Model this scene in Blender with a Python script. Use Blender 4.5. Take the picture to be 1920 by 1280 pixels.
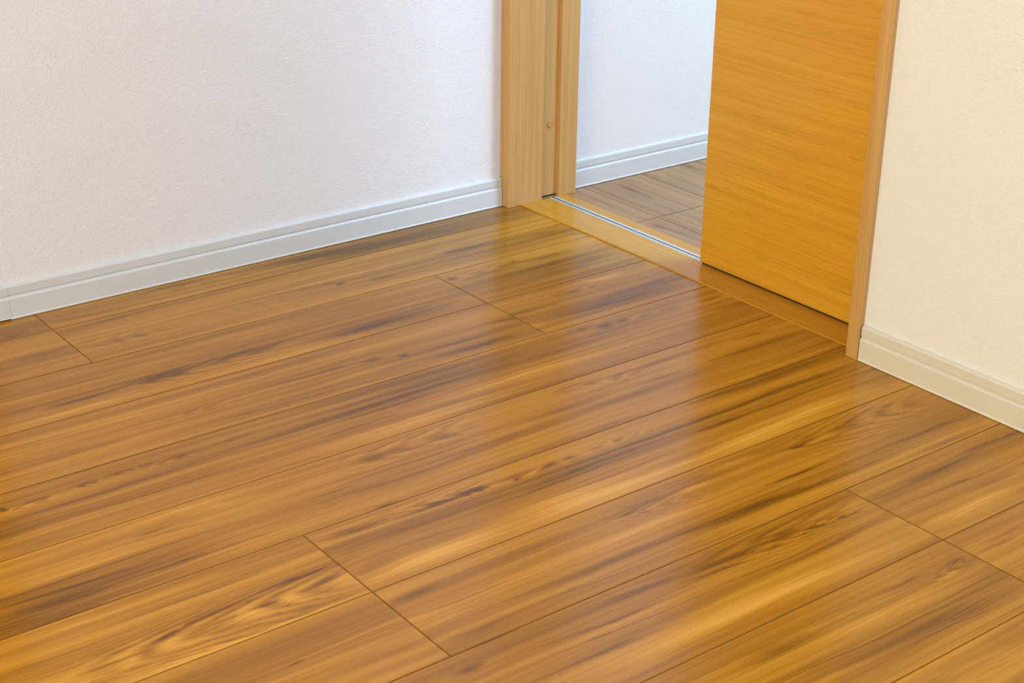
import bpy, bmesh, math
from mathutils import Vector, Matrix

for o in list(bpy.data.objects):
    bpy.data.objects.remove(o)
scene = bpy.context.scene
COL = scene.collection

# ------------------------------------------------------------------ camera
CAM_F = 2923.04                       # focal length in pixels of a 1920 wide frame
CAM_POS = Vector((-2.18232, -2.32132, 0.94966))
CAM_AZ, CAM_EL, CAM_RO = math.radians(52.53075), math.radians(-23.6398), math.radians(0.70177)
d = Vector((math.cos(CAM_AZ)*math.cos(CAM_EL), math.sin(CAM_AZ)*math.cos(CAM_EL), math.sin(CAM_EL)))
r = d.cross(Vector((0, 0, 1))).normalized()
u = r.cross(d)
r2 = r*math.cos(CAM_RO) + u*math.sin(CAM_RO)
u2 = -r*math.sin(CAM_RO) + u*math.cos(CAM_RO)
cam_data = bpy.data.cameras.new('camera')
cam_data.sensor_fit = 'HORIZONTAL'
cam_data.sensor_width = 36.0
cam_data.lens = CAM_F/1920.0*36.0
cam_data.clip_start = 0.02
cam = bpy.data.objects.new('camera', cam_data)
COL.objects.link(cam)
cam.matrix_world = Matrix(((r2.x, u2.x, -d.x, CAM_POS.x), (r2.y, u2.y, -d.y, CAM_POS.y),
                           (r2.z, u2.z, -d.z, CAM_POS.z), (0, 0, 0, 1)))
scene.camera = cam

# ------------------------------------------------------------------ world, lights, exposure
world = bpy.data.worlds.new('world')
scene.world = world
world.use_nodes = True
world.node_tree.nodes['Background'].inputs[0].default_value = (0.75, 0.86, 1.0, 1)
world.node_tree.nodes['Background'].inputs[1].default_value = 0.0
vs = scene.view_settings
vs.view_transform = 'Standard'
vs.look = 'None'
vs.gamma = 1.0
vs.use_curve_mapping = False
vs.exposure = 0.0


def area(name, loc, target, size, size_y, power, col, spread=180):
    l = bpy.data.lights.new(name, 'AREA')
    l.shape = 'RECTANGLE'
    l.size, l.size_y = size, size_y
    l.energy = power
    l.color = col
    l.spread = math.radians(spread)
    o = bpy.data.objects.new(name, l)
    COL.objects.link(o)
    o.location = loc
    o.rotation_euler = (Vector(target) - Vector(loc)).to_track_quat('-Z', 'Y').to_euler()
    return o


# unseen warm source before solid back wall, window daylight, hall daylight, added hall fill
area('warm_back_light', (-4.2, -1.8, 1.35), (0, -1.8, 1.1), 1.5, 1.2, 20*4.75, (1.0, 0.905, 0.615))  # added to warm the doorway wall; no window is built there
area('window_daylight', (-0.9, -3.46, 1.35), (-0.9, 0, 1.1), 0.8, 1.2, 20*1.50, (0.36, 0.54, 1.0))
area('hall_daylight', (0.9, -1.9, 1.5), (0.0, 0, 0.9), 0.9, 1.4, 20*2.05, (0.80, 0.86, 1.0))
area('hall_fill', (0.3, -0.9, 2.36), (0.3, -0.9, 0), 0.4, 0.4, 20*2.35, (0.28, 0.60, 1.0))  # cool fill added to match the wall tones, no fixture there

# ------------------------------------------------------------------ node helpers


class NT:
    def __init__(self, name):
        self.m = bpy.data.materials.new(name)
        self.m.use_nodes = True
        self.t = self.m.node_tree
        self.bsdf = self.t.nodes['Principled BSDF']

    def n(self, kind, **kw):
        x = self.t.nodes.new(kind)
        for k, v in kw.items():
            setattr(x, k, v)
        return x

    def link(self, a, b):
        self.t.links.new(a, b)

    def put(self, sock, v):
        if isinstance(v, bpy.types.NodeSocket):
            self.link(v, sock)
        else:
            sock.default_value = v

    def math(self, op, a, b=None, c=None, clamp=False):
        x = self.n('ShaderNodeMath', operation=op, use_clamp=clamp)
        self.put(x.inputs[0], a)
        if b is not None:
            self.put(x.inputs[1], b)
        if c is not None:
            self.put(x.inputs[2], c)
        return x.outputs[0]

    def pos(self):
        g = self.n('ShaderNodeNewGeometry')
        return g.outputs['Position']

    def sep(self, v):
        s = self.n('ShaderNodeSeparateXYZ')
        self.link(v, s.inputs[0])
        return s.outputs

    def comb(self, x, y, z=0.0):
        s = self.n('ShaderNodeCombineXYZ')
        for i, v in enumerate((x, y, z)):
            self.put(s.inputs[i], v)
        return s.outputs[0]

    def noise(self, vec, scale=1.0, detail=2.0, rough=0.5, dist=0.0, dim='3D'):
        x = self.n('ShaderNodeTexNoise', noise_dimensions=dim)
        self.link(vec, x.inputs['Vector'])
        x.inputs['Scale'].default_value = scale
        x.inputs['Detail'].default_value = detail
        x.inputs['Roughness'].default_value = rough
        x.inputs['Distortion'].default_value = dist
        return x.outputs['Fac']

    def ramp(self, f, stops, interp='LINEAR'):
        x = self.n('ShaderNodeValToRGB')
        x.color_ramp.interpolation = interp
        el = x.color_ramp.elements
        while len(el) < len(stops):
            el.new(0.5)
        for e, (p, c) in zip(el, stops):
            e.position = p
            e.color = (c[0], c[1], c[2], 1)
        self.link(f, x.inputs[0])
        return x.outputs[0]

    def mix(self, f, a, b, blend='MIX'):
        x = self.n('ShaderNodeMix', data_type='RGBA', blend_type=blend)
        self.put(x.inputs[0], f)
        for s, v in ((x.inputs[6], a), (x.inputs[7], b)):
            if isinstance(v, bpy.types.NodeSocket):
                self.link(v, s)
            else:
                s.default_value = (v[0], v[1], v[2], 1)
        return x.outputs[2]

    def bump(self, h, strength, dist):
        b = self.n('ShaderNodeBump')
        b.inputs['Strength'].default_value = strength
        b.inputs['Distance'].default_value = dist
        self.link(h, b.inputs['Height'])
        self.link(b.outputs[0], self.bsdf.inputs['Normal'])


def srgb(r_, g_, b_):
    def f(c):
        c /= 255.0
        return c/12.92 if c <= 0.04045 else ((c + 0.055)/1.055)**2.4
    return (f(r_), f(g_), f(b_))


def wallpaper(name, col):
    t = NT(name)
    p = t.pos()
    h1 = t.noise(p, 560, 2, 0.6)
    h2 = t.noise(p, 210, 2, 0.5)
    h = t.math('ADD', h1, t.math('MULTIPLY', h2, 0.35))
    t.bsdf.inputs['Base Color'].default_value = (*col, 1)
    t.bsdf.inputs['Roughness'].default_value = 0.85
    t.bsdf.inputs['Specular IOR Level'].default_value = 0.25
    t.bump(h, 0.7, 0.0015)
    return t.m


def laminate(name, col, axis):
    """pale baseboard foil with a faint woodgrain running along the given axis"""
    t = NT(name)
    s = t.sep(t.pos())
    a, b = (s[0], s[1]) if axis == 'x' else (s[1], s[0])
    v = t.comb(t.math('MULTIPLY', a, 6), t.math('MULTIPLY', b, 60), t.math('MULTIPLY', s[2], 500))
    f = t.noise(v, 1, 3, 0.6)
    c = t.mix(f, [x*0.93 for x in col], [min(1, x*1.05) for x in col])
    t.link(c, t.bsdf.inputs['Base Color'])
    t.bsdf.inputs['Roughness'].default_value = 0.42
    return t.m


def plain(name, col, rough=0.5, metal=0.0):
    t = NT(name)
    f = t.noise(t.pos(), 300, 2)
    c = t.mix(f, [x*0.94 for x in col], [min(1, x*1.05) for x in col])
    t.link(c, t.bsdf.inputs['Base Color'])
    t.bsdf.inputs['Roughness'].default_value = rough
    t.bsdf.inputs['Metallic'].default_value = metal
    return t.m


def timber(name, lo, mid, hi, axis, fine=900.0, cross=420.0, wave=0.35, rough=0.38, dark=0.0):
    """sheet-wrapped joinery wood, grain along axis ('x','y' or 'z')"""
    t = NT(name)
    s = t.sep(t.pos())
    k = 'xyz'.index(axis)
    al = s[k]
    ot = [s[i] for i in range(3) if i != k]
    q = t.math('ADD', ot[0], t.math('MULTIPLY', ot[1], 1.0))          # distance across the grain
    slow = t.noise(t.comb(t.math('MULTIPLY', al, 3.0), t.math('MULTIPLY', q, 9.0)), 1, 2, 0.5)
    q2 = t.math('ADD', q, t.math('MULTIPLY', slow, 0.02*wave))
    band = t.noise(t.comb(t.math('MULTIPLY', al, 1.6), t.math('MULTIPLY', q2, cross*0.22), 3.1), 1, 3, 0.55)
    lines = t.noise(t.comb(t.math('MULTIPLY', al, 4.0), t.math('MULTIPLY', q2, cross), 7.7), 1, 3, 0.6)
    fib = t.noise(t.comb(t.math('MULTIPLY', al, 40.0), t.math('MULTIPLY', q, fine), 1.3), 1, 2, 0.6)
    f = t.math('ADD', t.math('MULTIPLY', band, 0.42), t.math('MULTIPLY', lines, 0.42))
    f = t.math('ADD', f, t.math('MULTIPLY', fib, 0.22))
    c = t.ramp(f, [(0.33, lo), (0.53, mid), (0.74, hi)])
    if dark > 0:
        fl = t.noise(t.comb(t.math('MULTIPLY', al, 14.0), t.math('MULTIPLY', q2, 260), 12.5), 1, 1, 0.5)
        m = t.math('MULTIPLY', t.math('SUBTRACT', fl, 0.70), 9.0, clamp=True)
        c = t.mix(t.math('MULTIPLY', m, dark), c, [x*0.55 for x in lo])
    t.link(c, t.bsdf.inputs['Base Color'])
    t.bsdf.inputs['Roughness'].default_value = rough
    t.bsdf.inputs['Specular IOR Level'].default_value = 0.4
    t.bump(fib, 0.06, 0.0004)
    return t.m


# ------------------------------------------------------------------ floor boards
W = 0.1515                 # width of one strip; two strips make one board
JOINT0, STEP, LEN = -1.4070, 0.6052, 1.818
# grain figure of the boards, plus painted darkening by the jamb: (strip, x, y, angle, half length, half width, strength)
STREAKS = [
 (0,-1.337,-0.1292,-0.040,0.091,0.0096,0.50),(0,-1.460,-0.1388,0.010,0.029,0.0102,0.35),(0,-1.170,-0.0911,0.001,0.089,0.0130,0.50),(0,-0.921,-0.1050,-0.041,0.197,0.0199,0.75),
 (0,-0.907,-0.1094,-0.008,0.061,0.0103,0.60),(0,-0.647,-0.1336,-0.030,0.123,0.0131,0.40),(1,-1.308,-0.2516,-0.095,0.091,0.0054,0.30),(1,-1.351,-0.2541,-0.046,0.061,0.0073,0.25),
 (1,-1.466,-0.2312,-0.046,0.059,0.0158,0.40),(1,-1.319,-0.1686,-0.020,0.093,0.0077,0.30),(1,-0.990,-0.2303,-0.065,0.148,0.0067,0.50),(1,-0.955,-0.2452,-0.163,0.009,0.0081,0.70),
 (1,-0.873,-0.2592,-0.099,0.032,0.0088,0.60),(1,-0.671,-0.2241,-0.027,0.077,0.0174,0.40),(2,-1.465,-0.4100,0.003,0.075,0.0084,0.70),(2,-1.340,-0.4053,-0.001,0.077,0.0163,0.80),
 (2,-1.328,-0.3951,-0.012,0.038,0.0090,0.50),(2,-1.203,-0.3992,0.006,0.099,0.0129,0.60),(2,-0.974,-0.4234,-0.037,0.194,0.0243,0.90),(2,-1.013,-0.4273,-0.020,0.068,0.0096,0.60),
 (2,-1.444,-0.3575,-0.009,0.115,0.0064,0.35),(2,-1.236,-0.3538,-0.008,0.102,0.0067,0.30),(2,-1.500,-0.4359,-0.023,0.108,0.0060,-0.50),(2,-1.452,-0.3207,0.002,0.117,0.0091,-0.40),
 (2,-1.039,-0.3351,-0.056,0.157,0.0123,0.30),(3,-1.170,-0.5261,-0.045,0.144,0.0051,0.60),(3,-1.029,-0.5471,-0.134,0.012,0.0071,0.80),(3,-1.360,-0.5312,-0.074,0.054,0.0049,0.30),
 (3,-1.198,-0.5887,-0.078,0.339,0.0037,0.35),(3,-0.935,-0.5836,-0.036,0.080,0.0077,0.40),(3,-1.548,-0.5508,-0.033,0.101,0.0109,0.30),(3,-1.548,-0.5047,-0.022,0.083,0.0034,0.30),
 (2,-1.150,-0.4497,-0.033,0.200,0.0199,-0.40),(3,-1.414,-0.5040,-0.103,0.146,0.0099,-0.30),(4,-1.664,-0.6423,-0.042,0.009,0.0098,0.90),(4,-1.623,-0.6429,-0.063,0.018,0.0060,0.60),
 (4,-1.565,-0.6426,-0.039,0.018,0.0056,0.60),(4,-1.520,-0.6389,-0.045,0.024,0.0052,0.55),(4,-1.481,-0.6379,-0.068,0.018,0.0048,0.60),(4,-1.427,-0.6396,-0.110,0.028,0.0061,0.55),
 (4,-1.362,-0.6402,-0.000,0.045,0.0051,0.40),(4,-1.524,-0.6736,0.010,0.188,0.0066,0.50),(4,-1.521,-0.7100,0.002,0.205,0.0037,0.35),(4,-1.139,-0.6628,0.015,0.261,0.0083,0.45),
 (4,-1.073,-0.6128,-0.019,0.223,0.0234,0.55),(4,-1.221,-0.7077,0.008,0.098,0.0040,0.50),(5,-1.498,-0.7675,-0.013,0.181,0.0198,-0.35),(4,-1.145,-0.7386,-0.006,0.203,0.0182,-0.70),
 (5,-1.226,-0.7899,-0.017,0.039,0.0087,0.40),(4,-1.326,-0.7451,-0.040,0.043,0.0040,0.30),(5,-1.550,-0.7981,-0.027,0.030,0.0053,0.50),(5,-1.458,-0.7890,-0.071,0.073,0.0114,-0.50),
 (4,-1.339,-0.7028,-0.071,0.125,0.0107,-0.30),(5,-1.581,-0.8369,-0.005,0.190,0.0033,0.60),(5,-1.226,-0.8324,0.008,0.220,0.0044,0.50),(5,-1.323,-0.8399,-0.005,0.044,0.0031,0.60),
 (5,-1.613,-0.8687,0.002,0.168,0.0178,0.45),(5,-1.265,-0.8640,-0.003,0.232,0.0130,0.40),(5,-1.645,-0.8241,-0.040,0.106,0.0059,-0.40),(5,-1.541,-0.8101,-0.092,0.109,0.0055,0.35),
 (5,-1.169,-0.8528,-0.009,0.119,0.0046,-0.50),(6,-1.691,-1.0167,0.005,0.056,0.0044,0.80),(6,-1.619,-1.0065,0.093,0.040,0.0059,0.60),(6,-1.563,-0.9935,0.046,0.059,0.0074,0.70),
 (6,-1.463,-0.9887,-0.009,0.073,0.0054,0.80),(6,-1.558,-1.0144,-0.045,0.026,0.0038,0.50),(6,-1.519,-1.0140,-0.005,0.026,0.0044,0.70),(6,-1.436,-1.0105,0.034,0.029,0.0063,0.70),
 (6,-1.460,-1.0457,-0.054,0.062,0.0085,0.35),(6,-1.652,-0.9289,-0.008,0.147,0.0053,-0.50),(6,-1.719,-0.9707,0.010,0.089,0.0028,0.35),(6,-1.566,-0.9522,-0.004,0.117,0.0030,0.30),
 (6,-1.526,-1.0494,-0.017,0.105,0.0036,0.35),(6,-1.552,-1.0603,-0.062,0.195,0.0220,-0.40),(7,-1.536,-1.1250,0.042,0.017,0.0026,0.80),(7,-1.464,-1.1271,-0.010,0.069,0.0018,0.50),
 (7,-1.463,-1.1691,-0.116,0.077,0.0144,0.25),(7,-1.373,-1.0924,0.023,0.040,0.0086,0.60),(7,-1.320,-1.1307,-0.016,0.095,0.0021,0.60),(7,-1.351,-1.1914,-0.005,0.078,0.0095,0.35),
 (8,-1.358,-1.2134,-0.027,0.064,0.0039,0.60),(8,-1.402,-1.2412,-0.053,0.024,0.0064,0.60),(7,-1.372,-1.1505,-0.024,0.041,0.0062,-0.40),(6,-1.343,-0.9339,-0.037,0.061,0.0109,0.70),
 (6,-1.236,-0.9420,-0.005,0.073,0.0066,0.80),(6,-1.185,-0.9402,-0.027,0.034,0.0087,0.80),(6,-1.247,-0.9136,0.001,0.170,0.0033,0.35),(6,-1.272,-0.9687,-0.001,0.150,0.0078,0.40),
 (6,-1.289,-1.0032,-0.009,0.137,0.0031,0.40),(6,-1.303,-1.0339,-0.009,0.126,0.0222,-0.80),(0,-0.799,-0.1272,0.021,0.145,0.0165,0.70),(1,-0.687,-0.2296,0.016,0.076,0.0111,0.40),
 (1,-0.967,-0.2346,-0.092,0.016,0.0069,0.60),(1,-0.945,-0.2451,-0.122,0.013,0.0071,0.50),(1,-0.517,-0.2486,-0.117,0.089,0.0142,0.40),(1,-0.459,-0.2901,-0.367,0.060,0.0060,0.30),
 (2,-0.786,-0.3328,-0.041,0.015,0.0113,0.80),(2,-0.726,-0.3461,0.055,0.074,0.0079,0.40),(2,-0.661,-0.3336,-0.049,0.024,0.0118,0.60),(2,-0.589,-0.3400,-0.006,0.068,0.0110,0.70),
 (2,-0.618,-0.3743,0.015,0.108,0.0116,0.40),(2,-0.629,-0.4097,-0.034,0.109,0.0110,0.45),(2,-0.532,-0.3971,0.065,0.063,0.0125,0.35),(3,-0.569,-0.4763,0.013,0.053,0.0096,-0.30),
 (3,-0.666,-0.4959,-0.074,0.043,0.0094,0.40),(3,-0.599,-0.4775,-0.035,0.078,0.0091,-0.50),(3,-0.637,-0.5732,-0.028,0.191,0.0179,0.60),(3,-0.552,-0.5431,0.039,0.114,0.0061,0.40),
 (3,-0.771,-0.5149,-0.007,0.080,0.0134,0.40),(3,-1.070,-0.5332,-0.112,0.022,0.0084,0.70),(3,-1.028,-0.5486,-0.134,0.009,0.0078,0.80),(3,-0.939,-0.5544,-0.042,0.064,0.0066,0.50),
 (3,-0.819,-0.5279,-0.306,0.050,0.0110,0.50),(3,-1.110,-0.5629,-0.014,0.077,0.0180,-0.30),(3,-0.898,-0.5822,-0.059,0.126,0.0121,0.50),(4,-0.751,-0.6260,0.001,0.015,0.0085,0.60),
 (4,-0.707,-0.6356,-0.043,0.023,0.0107,0.80),(4,-0.672,-0.6364,-0.049,0.020,0.0068,0.70),(4,-0.628,-0.6401,-0.009,0.019,0.0063,0.60),(4,-0.577,-0.6405,-0.021,0.032,0.0066,0.60),
 (4,-0.495,-0.6502,0.015,0.033,0.0072,0.70),(4,-1.015,-0.6436,0.003,0.246,0.0145,0.60),(4,-1.137,-0.6777,-0.003,0.127,0.0064,0.60),(4,-0.682,-0.6528,-0.016,0.175,0.0125,0.45),
 (4,-0.470,-0.6927,-0.164,0.065,0.0164,0.50),(4,-0.866,-0.7078,-0.031,0.299,0.0212,-0.80),(5,-1.230,-0.7961,-0.026,0.057,0.0088,0.50),(5,-1.134,-0.8004,-0.014,0.073,0.0059,0.40),
 (5,-0.878,-0.7754,-0.046,0.055,0.0069,0.50),(5,-0.724,-0.7843,-0.001,0.138,0.0075,0.40),(5,-0.788,-0.7949,-0.003,0.074,0.0042,0.30),(5,-1.137,-0.8522,0.004,0.248,0.0117,0.50),
 (5,-0.820,-0.8481,-0.007,0.143,0.0101,0.50),(5,-0.554,-0.8312,-0.003,0.142,0.0130,0.70),(5,-0.545,-0.7962,-0.067,0.043,0.0078,0.50),(5,-1.226,-0.8156,-0.016,0.115,0.0038,-0.60),
 (5,-0.984,-0.7825,-0.002,0.135,0.0051,-0.40),(5,-1.289,-0.9082,-0.007,0.027,0.0059,0.50),(6,-1.232,-0.9375,-0.066,0.027,0.0073,0.70),(6,-1.177,-0.9405,-0.078,0.020,0.0075,0.80),
 (6,-1.119,-0.9412,-0.046,0.038,0.0064,0.70),(6,-1.071,-0.9479,0.008,0.021,0.0058,0.60),(6,-1.033,-0.9442,-0.053,0.019,0.0057,0.80),(6,-0.990,-0.9435,-0.033,0.017,0.0047,0.60),
 (6,-0.944,-0.9422,-0.038,0.020,0.0048,0.60),(6,-0.857,-0.9448,-0.012,0.080,0.0056,0.35),(6,-0.850,-0.9627,-0.010,0.336,0.0041,0.50),(6,-0.706,-0.9610,0.002,0.169,0.0046,0.80),
 (6,-1.017,-0.9728,-0.011,0.202,0.0060,0.35),(6,-1.090,-1.0234,-0.004,0.181,0.0221,-0.70),(6,-0.814,-1.0438,-0.030,0.173,0.0224,-0.40),(7,-1.048,-1.1049,-0.068,0.024,0.0042,0.50),
 (7,-0.955,-1.0975,-0.039,0.048,0.0066,-0.50),(7,-1.056,-1.1018,-0.018,0.048,0.0053,-0.50),(7,-0.747,-1.0908,0.008,0.052,0.0047,0.50),(7,-0.811,-1.1465,-0.016,0.063,0.0027,0.90),
 (7,-0.930,-1.1753,-0.042,0.148,0.0094,0.50),(7,-1.071,-1.1322,-0.028,0.139,0.0060,-0.30),(8,-0.950,-1.2377,-0.099,0.032,0.0073,0.70),(8,-0.887,-1.2452,-0.012,0.026,0.0041,0.50),
 (7,-1.011,-1.2042,-0.038,0.092,0.0036,0.40),(5,-0.935,-0.8265,0.006,0.118,0.0126,0.50),(5,-0.766,-0.8308,-0.033,0.089,0.0099,0.50),(5,-0.936,-0.9013,-0.006,0.178,0.0084,0.50),
 (6,-0.620,-0.9176,0.010,0.185,0.0161,0.75),(6,-0.607,-0.9563,-0.032,0.109,0.0093,0.70),(6,-0.735,-0.9167,0.004,0.077,0.0047,0.60),(6,-1.119,-0.9492,0.029,0.011,0.0047,0.70),
 (6,-1.067,-0.9436,-0.042,0.020,0.0056,0.70),(6,-0.990,-0.9758,-0.015,0.178,0.0044,0.60),(6,-0.793,-0.9866,-0.003,0.061,0.0053,0.90),(6,-0.637,-0.9856,0.000,0.130,0.0064,0.50),
 (6,-1.033,-1.0095,-0.015,0.158,0.0058,0.40),(6,-1.043,-0.9831,0.007,0.130,0.0032,0.40),(6,-1.044,-1.0450,-0.007,0.179,0.0197,-0.50),(6,-0.681,-1.0288,0.012,0.205,0.0193,-0.70),
 (6,-0.483,-0.9925,-0.056,0.073,0.0078,0.50),(7,-1.060,-1.0989,-0.025,0.035,0.0054,0.60),(7,-1.026,-1.0874,-0.046,0.064,0.0041,0.30),(7,-1.123,-1.0877,-0.024,0.096,0.0100,-0.40),
 (7,-0.759,-1.0944,0.009,0.018,0.0054,0.60),(7,-0.709,-1.1038,-0.030,0.053,0.0044,0.50),(7,-0.680,-1.0888,-0.030,0.023,0.0045,0.50),(7,-0.613,-1.0784,-0.014,0.061,0.0035,0.35),
 (7,-0.826,-1.1464,-0.022,0.056,0.0036,0.95),(7,-0.618,-1.1666,-0.038,0.192,0.0043,0.40),(7,-1.148,-1.1669,-0.014,0.163,0.0089,0.55),(7,-0.860,-1.1827,-0.010,0.188,0.0102,0.50),
 (7,-1.134,-1.1945,-0.034,0.196,0.0028,0.40),(7,-0.591,-1.2023,-0.031,0.131,0.0083,0.40),(7,-0.872,-1.0794,-0.142,0.077,0.0103,-0.50),(7,-0.717,-1.1393,-0.040,0.134,0.0043,-0.30),
 (8,-0.953,-1.2470,-0.058,0.032,0.0075,0.90),(8,-0.901,-1.2542,-0.074,0.027,0.0055,0.70),(8,-0.849,-1.2565,0.008,0.037,0.0039,0.60),(8,-1.042,-1.2445,-0.055,0.074,0.0079,0.75),
 (8,-1.075,-1.2562,-0.102,0.059,0.0038,0.50),(8,-1.168,-1.2351,-0.024,0.082,0.0058,0.55),(8,-1.222,-1.2600,-0.061,0.148,0.0040,0.55),(8,-0.976,-1.2825,-0.018,0.161,0.0029,0.60),
 (8,-1.207,-1.2778,-0.038,0.183,0.0025,0.50),(8,-0.923,-1.2926,-0.016,0.139,0.0045,0.45),(8,-1.268,-1.3001,-0.054,0.133,0.0068,0.45),(8,-1.185,-1.2252,-0.045,0.123,0.0041,-0.50),
 (8,-1.061,-1.3320,-0.039,0.273,0.0169,-0.75),(8,-0.670,-1.2503,-0.002,0.128,0.0077,0.60),(8,-0.565,-1.2368,-0.016,0.065,0.0054,0.70),(8,-0.501,-1.2401,-0.033,0.027,0.0058,0.70),
 (8,-0.676,-1.2852,-0.026,0.146,0.0044,0.50),(8,-0.772,-1.2513,-0.124,0.043,0.0091,0.30),(8,-0.717,-1.3360,-0.043,0.110,0.0180,-0.80),(8,-0.629,-1.3083,-0.029,0.063,0.0059,0.35),
 (9,-1.122,-1.4056,-0.041,0.062,0.0130,0.55),(9,-1.017,-1.4051,-0.074,0.102,0.0032,-0.35),(9,-0.834,-1.4061,-0.009,0.033,0.0058,0.50),(9,-0.858,-1.4181,-0.023,0.030,0.0035,-0.50),
 (9,-0.939,-1.3994,-0.089,0.128,0.0055,0.35),(9,-0.950,-1.4296,-0.059,0.157,0.0093,-0.50),(9,-0.986,-1.4528,-0.032,0.226,0.0028,0.75),(9,-0.976,-1.4712,-0.044,0.182,0.0140,0.55),
 (9,-0.970,-1.4835,-0.035,0.164,0.0022,0.50),(9,-0.738,-1.3998,-0.005,0.049,0.0035,0.40),(9,-0.765,-1.4104,-0.073,0.051,0.0036,0.40),(10,-0.979,-1.5393,-0.056,0.089,0.0080,-0.40),
 (10,-0.966,-1.5614,-0.041,0.049,0.0025,0.30),(5,-1.669,-0.8565,-0.045,0.093,0.0038,0.80),(5,-1.697,-0.8756,-0.056,0.070,0.0099,0.60),(5,-1.693,-0.9075,-0.028,0.088,0.0063,0.50),
 (5,-1.514,-0.8799,-0.035,0.098,0.0043,0.50),(4,-1.660,-0.7433,-0.078,0.055,0.0096,0.30),('h',-0.224,-0.1384,1.551,0.040,0.0131,0.60),('h',-0.229,-0.1906,1.515,0.052,0.0083,0.40),
 ('h',-0.162,-0.1973,1.640,0.073,0.0084,0.35),('h',-0.328,-0.3298,1.629,0.037,0.0133,0.80),('h',-0.320,-0.3745,1.561,0.075,0.0092,0.50),('h',-0.026,-0.0983,1.678,0.042,0.0100,0.60),
 ('h',-0.101,-0.1668,1.545,0.070,0.0040,0.35),('h',-0.319,-0.1899,1.542,0.090,0.0048,0.30),('h',-0.257,-0.3392,1.598,0.040,0.0059,-0.30),('h',-0.126,-0.1651,1.577,0.093,0.0036,-0.30),
 (0,-0.660,-0.1100,0.000,0.360,0.0600,0.55),(1,-0.640,-0.2250,0.000,0.300,0.0800,0.55),(2,-0.600,-0.3900,0.000,0.280,0.0800,0.35),(3,-0.580,-0.5600,0.000,0.200,0.0500,0.25),  # broad dark patches painted to offset the hall light by the jamb
 (5,-1.750,-0.8800,0.000,0.280,0.0700,0.60),(4,-1.750,-0.7000,0.000,0.120,0.0500,0.35),(0,-1.400,-0.1100,0.000,0.400,0.0500,0.30),
]
# oval growth-ring figures: (strip, x, y, angle, half length, half width, strength, ring density)
RINGS = [
 (5,-1.172,-0.7902,0.001,0.132,0.0456,0.50,12),
 (6,-1.554,-1.0174,0.007,0.213,0.0576,0.75,16),
 (7,-0.646,-1.0970,-0.011,0.171,0.0539,0.60,13),
 (8,-0.964,-1.2424,-0.030,0.183,0.0438,0.50,13),
 (6,-1.224,-0.9306,-0.103,0.107,0.0276,0.50,12),
 (2,-1.273,-0.4106,0.016,0.171,0.0465,0.60,14),
 (4,-1.636,-0.6516,-0.050,0.047,0.0187,0.50,9),
 (4,-1.566,-0.6450,0.020,0.028,0.0172,0.50,9),
 (4,-1.517,-0.6415,-0.014,0.030,0.0170,0.45,9),
 (4,-1.445,-0.6466,-0.011,0.058,0.0183,0.45,10),
 (1,-1.345,-0.2425,-0.091,0.092,0.0448,0.35,12),
 (9,-0.845,-1.4116,0.032,0.056,0.0151,0.50,12),
 (2,-0.716,-0.3366,-0.032,0.100,0.0338,0.45,10),
 (3,-0.644,-0.4971,-0.091,0.075,0.0332,0.40,10),
 (7,-1.028,-1.1056,-0.082,0.079,0.0284,0.45,13),
 (5,-0.847,-0.7895,-0.135,0.101,0.0368,0.40,12),
 (0,-1.159,-0.1094,-0.012,0.114,0.0226,0.45,8),
 (3,-1.352,-0.5366,-0.067,0.069,0.0279,0.35,11),
 (8,-0.518,-1.2376,-0.058,0.048,0.0154,0.60,10),
 (7,-0.635,-1.0880,0.014,0.081,0.0215,0.40,10),
 (6,-1.173,-0.9430,-0.078,0.027,0.0165,0.50,9),
 (6,-1.073,-0.9508,-0.033,0.065,0.0208,0.50,11),
 (6,-0.936,-0.9441,-0.022,0.076,0.0195,0.45,11),
 (6,-1.186,-0.9440,-0.008,0.039,0.0177,0.60,10),
 (8,-0.869,-1.2556,-0.042,0.063,0.0167,0.50,11),
]

C_DARK = (0.120, 0.047, 0.004)
C_BROWN = (0.220, 0.090, 0.006)
C_MID = (0.365, 0.158, 0.012)
C_GOLD = (0.495, 0.230, 0.022)
C_PALE = (0.640, 0.335, 0.052)


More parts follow.
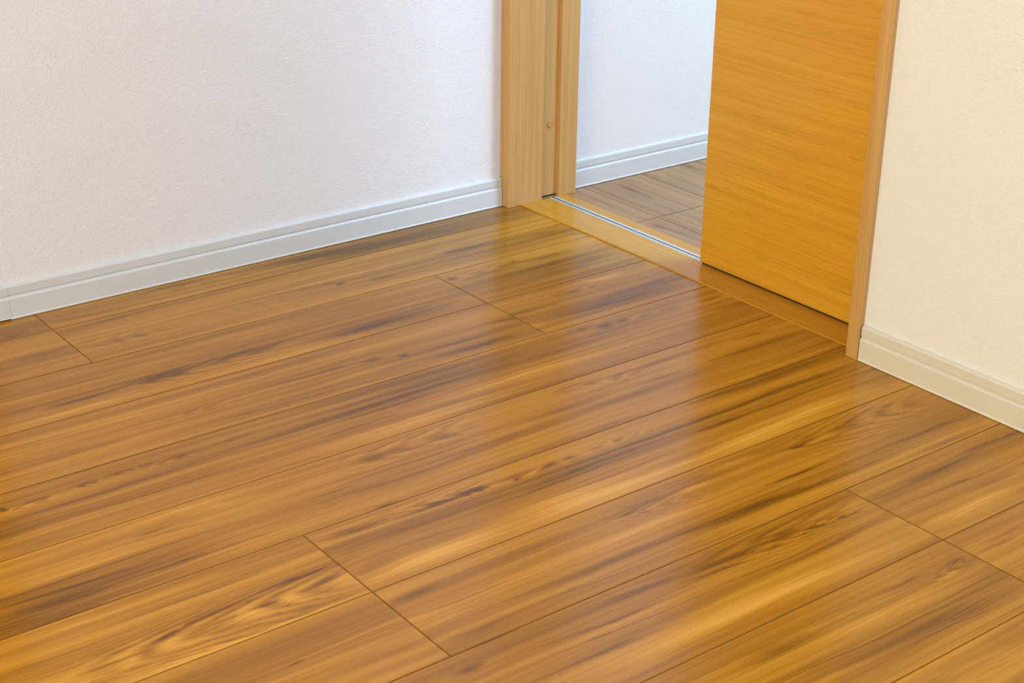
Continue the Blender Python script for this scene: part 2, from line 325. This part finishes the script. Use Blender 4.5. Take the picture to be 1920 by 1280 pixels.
def board_material(name, key, seed, hall=False, tint=0.0):
    t = NT(name)
    P = t.pos()
    s = t.sep(P)
    X, Y = (s[1], s[0]) if hall else (s[0], s[1])      # X runs along the boards
    # gentle wobble so that nothing is ruler straight
    wob = t.noise(t.comb(t.math('MULTIPLY', X, 7.0), t.math('MULTIPLY', Y, 30.0), seed), 1, 2, 0.5)
    wob = t.math('MULTIPLY', t.math('SUBTRACT', wob, 0.5), 0.014)
    wx = t.math('ADD', X, t.math('MULTIPLY', wob, 3.0))
    wy = t.math('ADD', Y, wob)
    PW = t.comb(wy, wx) if hall else t.comb(wx, wy)
    amp = 0.85 if hall else 1.0
    acc = None
    for (k, x, y, a, L, w, st) in STREAKS:
        if k != key:
            continue
        mp = t.n('ShaderNodeMapping', vector_type='TEXTURE')
        mp.inputs['Location'].default_value = (x, y, 0)
        mp.inputs['Rotation'].default_value = (0, 0, a)
        mp.inputs['Scale'].default_value = (L, w, 1)
        t.link(PW, mp.inputs['Vector'])
        g = t.n('ShaderNodeTexGradient', gradient_type='SPHERICAL')
        t.link(mp.outputs[0], g.inputs[0])
        acc = t.math('MULTIPLY_ADD', g.outputs['Fac'], st, 0.0 if acc is None else acc)
    if acc is None:
        acc = t.math('MULTIPLY', wob, 0.0)
    for (k, x, y, a, L, w, st, fr_) in RINGS:
        if k != key:
            continue
        mp = t.n('ShaderNodeMapping', vector_type='TEXTURE')
        mp.inputs['Location'].default_value = (x, y, 0)
        mp.inputs['Rotation'].default_value = (0, 0, a)
        mp.inputs['Scale'].default_value = (L, w, 1)
        t.link(PW, mp.inputs['Vector'])
        g = t.n('ShaderNodeTexGradient', gradient_type='SPHERICAL')
        t.link(mp.outputs[0], g.inputs[0])
        q = t.sep(mp.outputs[0])
        # arches that open towards the door: contours of u - k v^2, slightly wavering
        arch = t.math('SUBTRACT', q[0], t.math('MULTIPLY', t.math('MULTIPLY', q[1], q[1]), 2.6))
        arch = t.math('ADD', arch, t.math('MULTIPLY', wob, 34.0))
        sn = t.math('SINE', t.math('MULTIPLY', arch, fr_*0.62))
        sn = t.math('SUBTRACT', t.math('POWER', t.math('ABSOLUTE', sn), 2.0), 0.35)
        env = t.math('MULTIPLY', g.outputs['Fac'], 1.8, clamp=True)
        acc = t.math('MULTIPLY_ADD', t.math('MULTIPLY', sn, env), st*0.75, acc)
    # which board: everything beyond a butt joint is another piece of wood
    if hall:
        seg = t.math('FLOOR', t.math('DIVIDE', t.math('SUBTRACT', X, -0.298), LEN))
    else:
        nm = (int(key)//2) % 3
        xj = JOINT0 + STEP*nm
        seg = t.math('FLOOR', t.math('DIVIDE', t.math('SUBTRACT', X, xj), LEN))
    off = t.math('MULTIPLY', seg, 5.37)
    # broad figure, then lines that flow round the streaks, then fibres
    yy = t.math('ADD', Y, t.math('MULTIPLY', acc, 0.010))
    yy = t.math('ADD', yy, t.math('MULTIPLY', wob, 0.5))
    broad = t.noise(t.comb(t.math('MULTIPLY', X, 0.9), t.math('MULTIPLY', yy, 20.0), t.math('ADD', off, seed)), 1, 2, 0.5)
    lines = t.noise(t.comb(t.math('MULTIPLY', X, 1.5), t.math('MULTIPLY', yy, 68.0), t.math('ADD', off, seed + 3.3)), 1, 2, 0.6)
    thin = t.noise(t.comb(t.math('MULTIPLY', X, 2.6), t.math('MULTIPLY', yy, 330.0), t.math('ADD', off, seed + 8.1)), 1, 2, 0.6)
    fib = t.noise(t.comb(t.math('MULTIPLY', X, 22.0), t.math('MULTIPLY', yy, 900.0), seed), 1, 2, 0.6)
    v = t.math('ADD', t.math('MULTIPLY', t.math('SUBTRACT', broad, 0.5), 0.70*amp), 0.60 + tint)
    v = t.math('ADD', v, t.math('MULTIPLY', t.math('SUBTRACT', lines, 0.5), 0.80*amp))
    # narrow dark growth lines, stronger inside the figure
    dl = t.math('MULTIPLY', t.math('SUBTRACT', 0.50, thin), 2.2, clamp=True)
    pa = t.math('MAXIMUM', acc, 0.0)
    dl = t.math('MULTIPLY', dl, t.math('ADD', 0.24*amp, t.math('MULTIPLY', pa, 1.0*amp)))
    v = t.math('SUBTRACT', v, dl)
    v = t.math('ADD', v, t.math('MULTIPLY', t.math('SUBTRACT', fib, 0.5), 0.16))
    tex = t.math('ADD', 0.50, lines)
    v = t.math('SUBTRACT', v, t.math('MULTIPLY', t.math('MULTIPLY', acc, tex), 0.52*amp))
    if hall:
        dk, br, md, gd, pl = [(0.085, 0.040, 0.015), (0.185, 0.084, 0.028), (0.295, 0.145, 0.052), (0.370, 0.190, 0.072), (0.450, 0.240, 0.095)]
    else:
        dk, br, md, gd, pl = C_DARK, C_BROWN, C_MID, C_GOLD, C_PALE
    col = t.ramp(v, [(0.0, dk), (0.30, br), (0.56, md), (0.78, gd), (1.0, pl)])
    # milled grooves: along both edges of the strip and across at the butt joint
    if hall:
        e = t.math('FRACT', t.math('DIVIDE', t.math('SUBTRACT', Y, -0.2925), W))
    else:
        e = t.math('FRACT', t.math('DIVIDE', Y, W))
    e = t.math('MULTIPLY', t.math('SUBTRACT', 0.5, t.math('ABSOLUTE', t.math('SUBTRACT', e, 0.5))), W)
    jx = -0.298 if hall else xj
    j = t.math('FRACT', t.math('DIVIDE', t.math('SUBTRACT', X, jx), LEN))
    j = t.math('MULTIPLY', t.math('SUBTRACT', 0.5, t.math('ABSOLUTE', t.math('SUBTRACT', j, 0.5))), LEN)
    e = t.math('MINIMUM', e, j)
    gm = t.math('SUBTRACT', 1.0, t.math('DIVIDE', t.math('SUBTRACT', e, 0.0003), 0.0010, clamp=True), clamp=True)
    groove = (0.11, 0.050, 0.004) if not hall else (0.06, 0.03, 0.015)
    col = t.mix(t.math('MULTIPLY', gm, 0.85), col, groove)
    t.link(col, t.bsdf.inputs['Base Color'])
    rough = t.math('ADD', t.math('MULTIPLY', fib, 0.05), t.math('MULTIPLY', gm, 0.35))
    rough = t.math('ADD', rough, FLOOR_ROUGH)
    t.link(rough, t.bsdf.inputs['Roughness'])
    t.link(t.math('MULTIPLY', t.math('SUBTRACT', 1.0, gm), FLOOR_SPEC), t.bsdf.inputs['Specular IOR Level'])
    hgt = t.math('ADD', t.math('MULTIPLY', gm, -1.0), t.math('MULTIPLY', fib, 0.03))
    t.bump(hgt, 0.5, 0.0006)
    return t.m


FLOOR_ROUGH = 0.19
FLOOR_SPEC = 0.35

# ------------------------------------------------------------------ mesh helpers


def link(name, bm, mats, parent=None, smooth=False):
    me = bpy.data.meshes.new(name)
    bmesh.ops.recalc_face_normals(bm, faces=bm.faces)
    bm.to_mesh(me)
    bm.free()
    if not isinstance(mats, (list, tuple)):
        mats = [mats]
    for m in mats:
        me.materials.append(m)
    if smooth:
        for p in me.polygons:
            p.use_smooth = True
    o = bpy.data.objects.new(name, me)
    COL.objects.link(o)
    if parent is not None:
        o.parent = parent
    return o


def box(bm, x0, x1, y0, y1, z0, z1, bevel=0.0):
    b = bmesh.new()
    bmesh.ops.create_cube(b, size=1)
    for v in b.verts:
        v.co = Vector(((x0 + x1)/2 + v.co.x*(x1 - x0), (y0 + y1)/2 + v.co.y*(y1 - y0), (z0 + z1)/2 + v.co.z*(z1 - z0)))
    if bevel:
        bmesh.ops.bevel(b, geom=list(b.edges), offset=bevel, segments=2, affect='EDGES', profile=0.5)
    me = bpy.data.meshes.new('tmp')
    b.to_mesh(me)
    b.free()
    bm.from_mesh(me)
    bpy.data.meshes.remove(me)
    return bm


def prism(bm, pts, z0, z1, bevel=0.0):
    """upright prism over an xy outline"""
    b = bmesh.new()
    lo = [b.verts.new((x, y, z0)) for x, y in pts]
    hi = [b.verts.new((x, y, z1)) for x, y in pts]
    n = len(pts)
    b.faces.new(lo[::-1])
    b.faces.new(hi)
    for i in range(n):
        b.faces.new((lo[i], lo[(i + 1) % n], hi[(i + 1) % n], hi[i]))
    if bevel:
        bmesh.ops.bevel(b, geom=[e for e in b.edges], offset=bevel, segments=2, affect='EDGES', profile=0.5)
    me = bpy.data.meshes.new('tmp')
    b.to_mesh(me)
    b.free()
    bm.from_mesh(me)
    bpy.data.meshes.remove(me)
    return bm


def sweep(bm, prof, along, a0, a1, wall, sign):
    """profile points (thickness from the wall, height) swept along x or y"""
    ends = []
    for a in (a0, a1):
        ring = []
        for t_, z in prof:
            c = wall + sign*t_
            ring.append(bm.verts.new((a, c, z) if along == 'x' else (c, a, z)))
        ends.append(ring)
    n = len(prof)
    for i in range(n):
        bm.faces.new((ends[0][i], ends[0][(i + 1) % n], ends[1][(i + 1) % n], ends[1][i]))
    bm.faces.new(ends[0][::-1])
    bm.faces.new(ends[1])
    return bm


def structure(o):
    o['kind'] = 'structure'
    return o


def thing(o, label, cat):
    o['label'] = label
    o['category'] = cat
    return o


# ------------------------------------------------------------------ materials
M_wall = wallpaper('wallpaper', (0.722, 0.728, 0.735))
M_ceil = wallpaper('ceiling_paper', (0.82, 0.81, 0.80))
M_base_x = laminate('baseboard_foil_x', (0.575, 0.600, 0.600), 'x')
M_base_y = laminate('baseboard_foil_y', (0.605, 0.575, 0.50), 'y')
JL, JM, JH = (0.375, 0.200, 0.062), (0.490, 0.280, 0.094), (0.575, 0.355, 0.135)
M_jamb = timber('jamb_wood', JL, JM, JH, 'z', cross=560)
M_sill = timber('sill_wood', (0.375, 0.165, 0.010), (0.465, 0.215, 0.017), (0.560, 0.280, 0.030), 'y', cross=560, rough=0.24)
M_door = timber('door_wood', (0.475, 0.218, 0.011), (0.570, 0.285, 0.019), (0.635, 0.345, 0.032), 'y', cross=300, wave=1.0, dark=0.6)
M_alu = plain('aluminium', (0.56, 0.58, 0.58), 0.38, 0.5)
M_slot = plain('rail_slot', (0.045, 0.070, 0.090), 0.6)
M_black = plain('flat_black', (0.012, 0.011, 0.010), 0.7)  # paints the shaded gaps; also colours the base under the floor
M_cap = plain('tan_plastic', (0.43, 0.25, 0.065), 0.5)

# ------------------------------------------------------------------ the shell
Y_WALL = -0.0705           # face of the left wall
X_WALL = -0.4800           # room face of the doorway wall
X_BACK = -0.3360           # hall face of the doorway wall
X_FAR, Y_FAR, Z_TOP = -4.3, -3.5, 2.4
X_HALL, Y_HALL = 1.15, -3.5

structure(link('wall_left', box(bmesh.new(), X_FAR - 0.1, -0.40, Y_WALL, Y_WALL + 0.1, -0.02, Z_TOP + 0.05), M_wall))
structure(link('wall_hall', box(bmesh.new(), -0.40, X_HALL + 0.1, Y_WALL, Y_WALL + 0.1, -0.02, Z_TOP + 0.05), M_wall))
b = bmesh.new()
box(b, X_WALL, -0.4115, Y_FAR, -0.9545, 0.0, Z_TOP)                 # room side skin of the door pocket
box(b, -0.3630, X_BACK, Y_FAR, -0.9545, 0.0, Z_TOP)                 # hall side skin
box(b, -0.4115, -0.3630, Y_FAR, -1.50, 0.0, Z_TOP)                  # stud closing the pocket
box(b, X_WALL, X_BACK, -0.9545, Y_WALL, 2.065, Z_TOP)               # over the door
structure(link('wall_right', b, M_wall))
structure(link('wall_back', box(bmesh.new(), X_FAR - 0.1, X_FAR, Y_FAR, Y_WALL, -0.02, Z_TOP + 0.05), M_wall))
b = bmesh.new()                                                       # wall with the window opening
WX0, WX1, WZ0, WZ1 = -1.30, -0.50, 0.75, 1.95
box(b, X_FAR, WX0, Y_FAR - 0.1, Y_FAR, -0.02, Z_TOP)
box(b, WX1, X_HALL, Y_FAR - 0.1, Y_FAR, -0.02, Z_TOP)
box(b, WX0, WX1, Y_FAR - 0.1, Y_FAR, -0.02, WZ0)
box(b, WX0, WX1, Y_FAR - 0.1, Y_FAR, WZ1, Z_TOP)
structure(link('wall_window', b, M_wall))
structure(link('wall_hall_end', box(bmesh.new(), X_HALL, X_HALL + 0.1, Y_FAR, Y_WALL, -0.02, Z_TOP), M_wall))
structure(link('ceiling', box(bmesh.new(), X_FAR, X_HALL, Y_FAR, Y_WALL, Z_TOP, Z_TOP + 0.05), M_ceil))

# floor of the room: one mesh, one material per strip of boards
b = bmesh.new()
mats = []
x0, x1 = X_FAR, -0.4615
k = 0
while -W*k > Y_FAR:
    ya, yb = (-W*k if k else Y_WALL), max(-W*(k + 1), Y_FAR)
    vs_ = [b.verts.new(c) for c in ((x0, ya, 0), (x0, yb, 0), (x1, yb, 0), (x1, ya, 0))]
    f = b.faces.new(vs_)
    f.material_index = len(mats)
    mats.append(board_material('floor_strip_%02d' % k, k, 2.0 + 1.73*k))
    k += 1
fo = link('floor', b, mats)
for p in fo.data.polygons:
    if p.normal.z < 0:
        p.flip()
structure(fo)
# floor below the door sill and of the hall (boards run the other way there)
b = bmesh.new()
box(b, -0.349, X_HALL, Y_FAR, Y_WALL, -0.02, 0.0)
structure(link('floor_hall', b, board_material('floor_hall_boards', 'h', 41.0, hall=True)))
structure(link('floor_base', box(bmesh.new(), X_FAR, -0.349, Y_FAR, Y_WALL, -0.03, -0.010), M_black))

# ------------------------------------------------------------------ baseboards
PROF = [(0, 0.0006), (0.0088, 0.0006), (0.0094, 0.0012), (0.0094, 0.0026), (0.0084, 0.0042), (0.0084, 0.0338),
        (0.0079, 0.0350), (0.0048, 0.0372), (0.0046, 0.0392), (0.0062, 0.0398), (0.0064, 0.0408), (0.0064, 0.0525),
        (0.0058, 0.0541), (0.0040, 0.0552), (0, 0.0562)]
bl = structure(link('baseboard_left', sweep(bmesh.new(), PROF, 'x', -1.4440, -0.4915, Y_WALL, -1), M_base_x))
CAPP = [(t_ + 0.0006 if t_ else 0, max(z, 0.0030)) for t_, z in PROF]
cap = link('joint_cap', sweep(bmesh.new(), CAPP, 'x', -1.4870, -1.4440, Y_WALL, -1), M_base_x, bl)
link('baseboard_run', sweep(bmesh.new(), PROF, 'x', X_FAR, -2.3010, Y_WALL, -1), M_base_x, bl)
structure(link('baseboard_right', sweep(bmesh.new(), PROF, 'y', Y_FAR, -0.9562, X_WALL, -1), M_base_y))
structure(link('baseboard_hall', sweep(bmesh.new(), PROF, 'x', -0.3255, X_HALL, Y_WALL + 0.001, -1), M_base_x))

# wooden closet front on the left wall, just outside the picture (the floor mirrors it)
b = bmesh.new()
box(b, -1.530, -1.4880, Y_WALL - 0.016, Y_WALL - 0.0003, 0.0004, 2.06, bevel=0.0008)
cl = structure(link('trim_3', b, M_jamb))
cl['label'] = 'wooden closet casing at the end of the white baseboard'
b = bmesh.new()
box(b, -2.300, -1.5315, Y_WALL - 0.010, Y_WALL - 0.0003, 0.006, 2.03, bevel=0.0008)
structure(link('door_2', b, M_door))['label'] = 'wooden closet door on the white papered wall'

# ------------------------------------------------------------------ door frame
YJ, YR, DEEP = -0.0965, -0.0885, 0.0
fr = bpy.data.objects.new('trim_1', None)
COL.objects.link(fr)
fr.location = (-0.408, -0.52, 0)
structure(thing(fr, 'pale wooden door frame standing round the sliding door opening', 'door frame'))


def keep(o, root):
    o.parent = root
    o.matrix_parent_inverse = Matrix.Translation(-root.location)
    return o


TOP = 2.03
YB = Y_WALL - 0.0003
lp = [(-0.4905, YB), (-0.4905, YJ), (-0.4090, YJ), (-0.4090, YR), (-0.3690, YR), (-0.3690, YJ), (-0.3260, YJ), (-0.3260, YB)]
b = bmesh.new()
prism(b, lp, 0.0002, TOP + 0.035, bevel=0.0007)
jamb = keep(link('jamb', b, M_jamb), fr)
# black strip in the door groove just above the sill, painting its shaded gap
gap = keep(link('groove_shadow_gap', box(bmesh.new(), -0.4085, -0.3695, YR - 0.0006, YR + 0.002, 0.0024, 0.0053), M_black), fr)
b = bmesh.new()
box(b, -0.4890, -0.4108, -0.9545, -0.9325, 0.0002, TOP + 0.035, bevel=0.0007)
rj = keep(link('jamb', b, M_jamb), fr)
b = bmesh.new()
box(b, -0.3640, -0.3260, -0.9545, -0.9325, 0.0025, TOP + 0.035, bevel=0.0007)
keep(link('jamb', b, M_jamb), fr)
b = bmesh.new()
box(b, -0.4890, -0.4108, -0.9325, YJ, TOP, TOP + 0.035, bevel=0.0007)
box(b, -0.3640, -0.3260, -0.9325, YJ, TOP, TOP + 0.035, bevel=0.0007)
keep(link('head', b, M_jamb), fr)
# round bumper in the groove of the left jamb
b = bmesh.new()
bmesh.ops.create_cone(b, segments=32, cap_ends=True, radius1=0.0073, radius2=0.0066, depth=0.0022)
bmesh.ops.rotate(b, verts=b.verts, cent=(0, 0, 0), matrix=Matrix.Rotation(math.radians(90), 3, 'X'))
bmesh.ops.translate(b, verts=b.verts, vec=(-0.3868, YR - 0.0010, 0.1458))
bumper = keep(link('bumper', b, M_cap), fr)
bumper['label'] = 'small round tan bumper button'

# ------------------------------------------------------------------ sill with its rail
sill = bpy.data.objects.new('trim_2', None)
COL.objects.link(sill)
sill.location = (-0.405, -0.52, 0)
structure(thing(sill, 'flush oak sill board across the doorway with an aluminium floor rail', 'door sill'))
b = bmesh.new()
S0, S1 = -0.4615, -0.3490
R0, R1 = -0.3915, -0.3745
box(b, S0, R0, -0.9323, YJ + 0.0003, -0.0095, 0.0022, bevel=0.0007)
box(b, R1, S1, -0.9323, YJ + 0.0003, -0.0095, 0.0022, bevel=0.0007)
box(b, R0 - 0.001, R1 + 0.001, -0.9323, YJ + 0.0003, -0.0095, -0.0045)
keep(link('sill_board', b, M_sill), sill)
b = bmesh.new()
rail = bmesh.new()
RZ = 0.0024
box(rail, R0 + 0.0001, R0 + 0.0062, -0.9322, YJ, -0.0044, RZ, bevel=0.0004)
box(rail, R1 - 0.0062, R1 - 0.0001, -0.9322, YJ, -0.0044, RZ, bevel=0.0004)
ro = keep(link('rail', rail, M_alu), sill)
ro['label'] = 'silver aluminium rail let into the sill'
sl = link('rail_slot', box(bmesh.new(), R0 + 0.0062, R1 - 0.0062, -0.9322, YJ, -0.0044, 0.0010), M_slot)
sl.parent = ro

# ------------------------------------------------------------------ sliding door
door = bpy.data.objects.new('door_1', None)
COL.objects.link(door)
door.location = (-0.387, -0.95, 0.0060)
structure(thing(door, 'orange-toned wooden sliding door, half open, sliding into the cream wall', 'sliding door'))
b = bmesh.new()
box(b, -0.4020, -0.3720, -1.375, -0.5255, 0.0060, 2.020, bevel=0.0010)
keep(link('door_panel', b, M_door), door)
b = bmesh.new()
box(b, -0.3990, -0.3750, -1.370, -0.5285, 0.0027, 0.0066)  # black strip added to paint the dark gap under the door
gap_shade = keep(link('door_gap_shade', b, M_black), door)
gap_shade['label'] = 'black strip painting the shade in the gap under the door'
